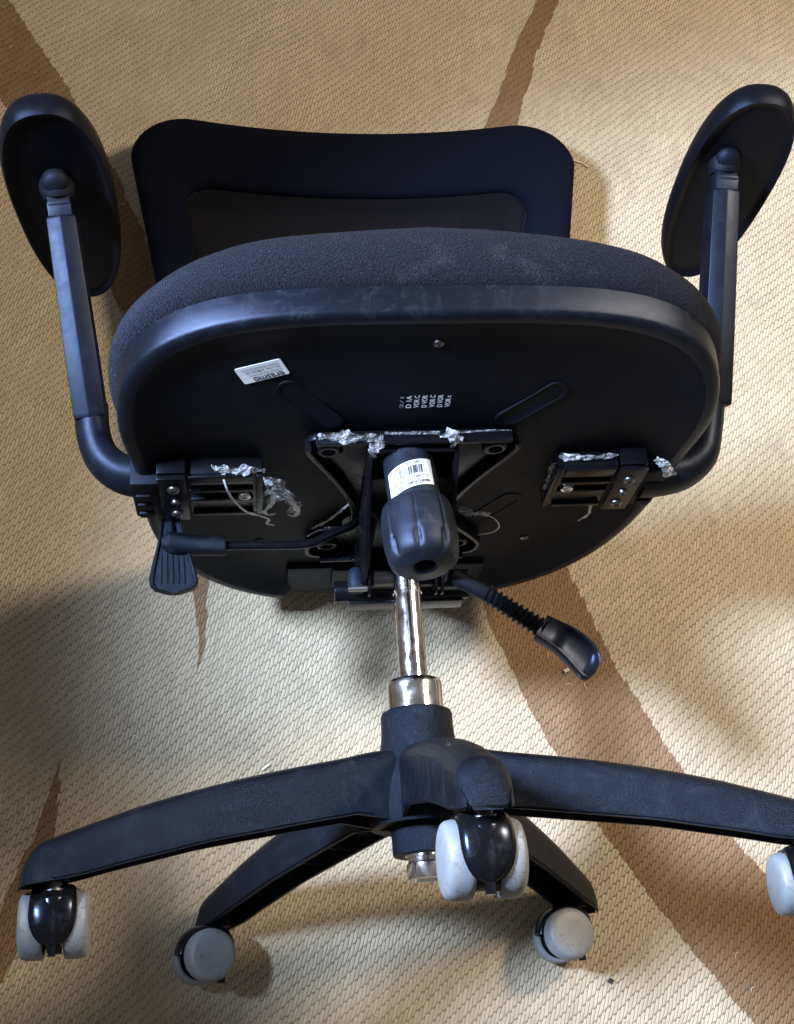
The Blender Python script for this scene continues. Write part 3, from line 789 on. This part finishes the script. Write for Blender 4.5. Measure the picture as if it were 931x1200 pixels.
scrap('film_strip', [(.038, .281, .141), (.060, .282, .1405), (.086, .283, .138)], (.0025, .0025, .0015), 'thin film edge along the right end of the mechanism crossbar', .1)
scrap('film_scrap', [(.138, .281, .091), (.152, .278, .093), (.166, .277, .094), (.180, .278, .094), (.192, .279, .094)], (.010, .008, .006, .006, .004), 'ragged film fringe along the front edge of the right slotted bracket', .3)
scrap('film_scrap', [(.134, .278, .082), (.133, .274, .060), (.134, .273, .034)], (.005, .005, .003), 'film sliver down the inner end of the right slotted bracket', .25)
scrap('film_scrap', [(.222, .268, .108), (.230, .264, .102), (.237, .262, .092), (.246, .262, .085)], (.006, .011, .010, .004), 'white film tuft where the right arm tube meets the seat', .4)
scrap('film_thread', [(-.120, .268, .050), (-.125, .266, .030), (-.131, .267, .012), (-.127, .270, -.002), (-.121, .272, -.006)], (.006, .005, .0035, .003, .002), 'white film ribbon curling down to the left from the clump by the left slotted bracket', .3)
scrap('film_thread', [(-.110, .268, .046), (-.103, .268, .024), (-.099, .270, .004), (-.103, .272, -.012), (-.109, .274, -.012)], (.006, .006, .0045, .003, .002), 'white film ribbon curling down to the right from the clump by the left slotted bracket', .3)
scrap('film_thread', [(.172, .274, .004), (.182, .275, -.006), (.190, .276, -.014), (.192, .276, -.036), (.186, .277, -.054)], (.002, .003, .004, .0026, .0016), 'curly film thread hanging below the right slotted bracket', .35)
scrap('film_scrap', [(.058, .276, -.008), (.066, .273, -.014), (.078, .273, -.018), (.090, .275, -.026)], (.008, .008, .007, .005), 'dull film shreds at the right waist of the mechanism plate', .4)
scrap('film_thread', [(.084, .274, -.024), (.098, .275, -.040), (.106, .276, -.064), (.100, .278, -.083), (.086, .279, -.090)], (.0015, .0013, .0016, .0015, .0012), 'curved fine film thread to the right of the knob', .1)
scrap('film_strip', [(-.048, .272, .02), (-.060, .272, -.005), (-.072, .272, -.028), (-.086, .272, -.045)], (.0025, .0035, .0035, .002), 'fuzzy film strip along the left opening of the mechanism plate', .3)
scrap('film_strip', [(-.092, .246, -.001), (-.078, .254, -.004), (-.060, .260, -.014), (-.044, .262, -.018)], (.003, .004, .0035, .002), 'fuzzy film strip along the bend of the left lever rod', .3)
scrap('film_scrap', [(-.016, -.066, .018), (-.020, -.074, .02), (-.024, -.080, .02)], (.003, .005, .002), 'tiny white film shred at the bottom end of the column', .3)

# ---------------------------------------------------------------- bits on the carpet
def bit(name, pts, r, mat, label):
    b = B(); b.tube(curve(pts, 6), r, 6); o = b.done(name, mat); o['label'] = label; o['category'] = 'lint'; return o
z = FL + .0016
bit('lint_thread', [(.303, .917, z), (.311, .911, z + .001), (.318, .909, z), (.327, .901, z)], .0009, LNT, 'curly white thread on the carpet right of the backrest')
bit('lint_crumb', [(.2085, .1858, z), (.2135, .1876, z + .002)], .0022, LNT, 'white crumb on the brown stripe below the height lever handle')
bit('lint_crumb', [(.2165, -.153, z), (.2195, -.150, z)], .0026, SPK, 'small black speck on the carpet at bottom right of the lower casters')
bit('lint_crumb', [(-.140, .088, z), (-.132, .0935, z + .001)], .0014, LNT, 'white paper crumb on the carpet above the left base leg')
bit('lint_crumb', [(.585, .864, z), (.588, .868, z)], .0016, LNT, 'white crumb at the right edge beside the right arm pad')

rnd = random.Random(11); b = B()
for k in range(150):
    x, y = rnd.uniform(-.55, .72), rnd.uniform(-.28, 1.25); a = rnd.uniform(0, 6.3); l = rnd.uniform(.003, .011); c = rnd.uniform(-1.2, 1.2)
    pts = [(x + math.cos(a + c * t) * l * t, y + math.sin(a + c * t) * l * t, FL + .0009 + .0012 * math.sin(3.1 * t)) for t in (0, .35, .7, 1)]
    b.tube(pts, rnd.uniform(.00018, .00034), 4)
fz = b.done('loose_fibres', LNT); fz['kind'] = 'stuff'; fz['label'] = 'loose pale fibres scattered over the carpet'; fz['category'] = 'lint'
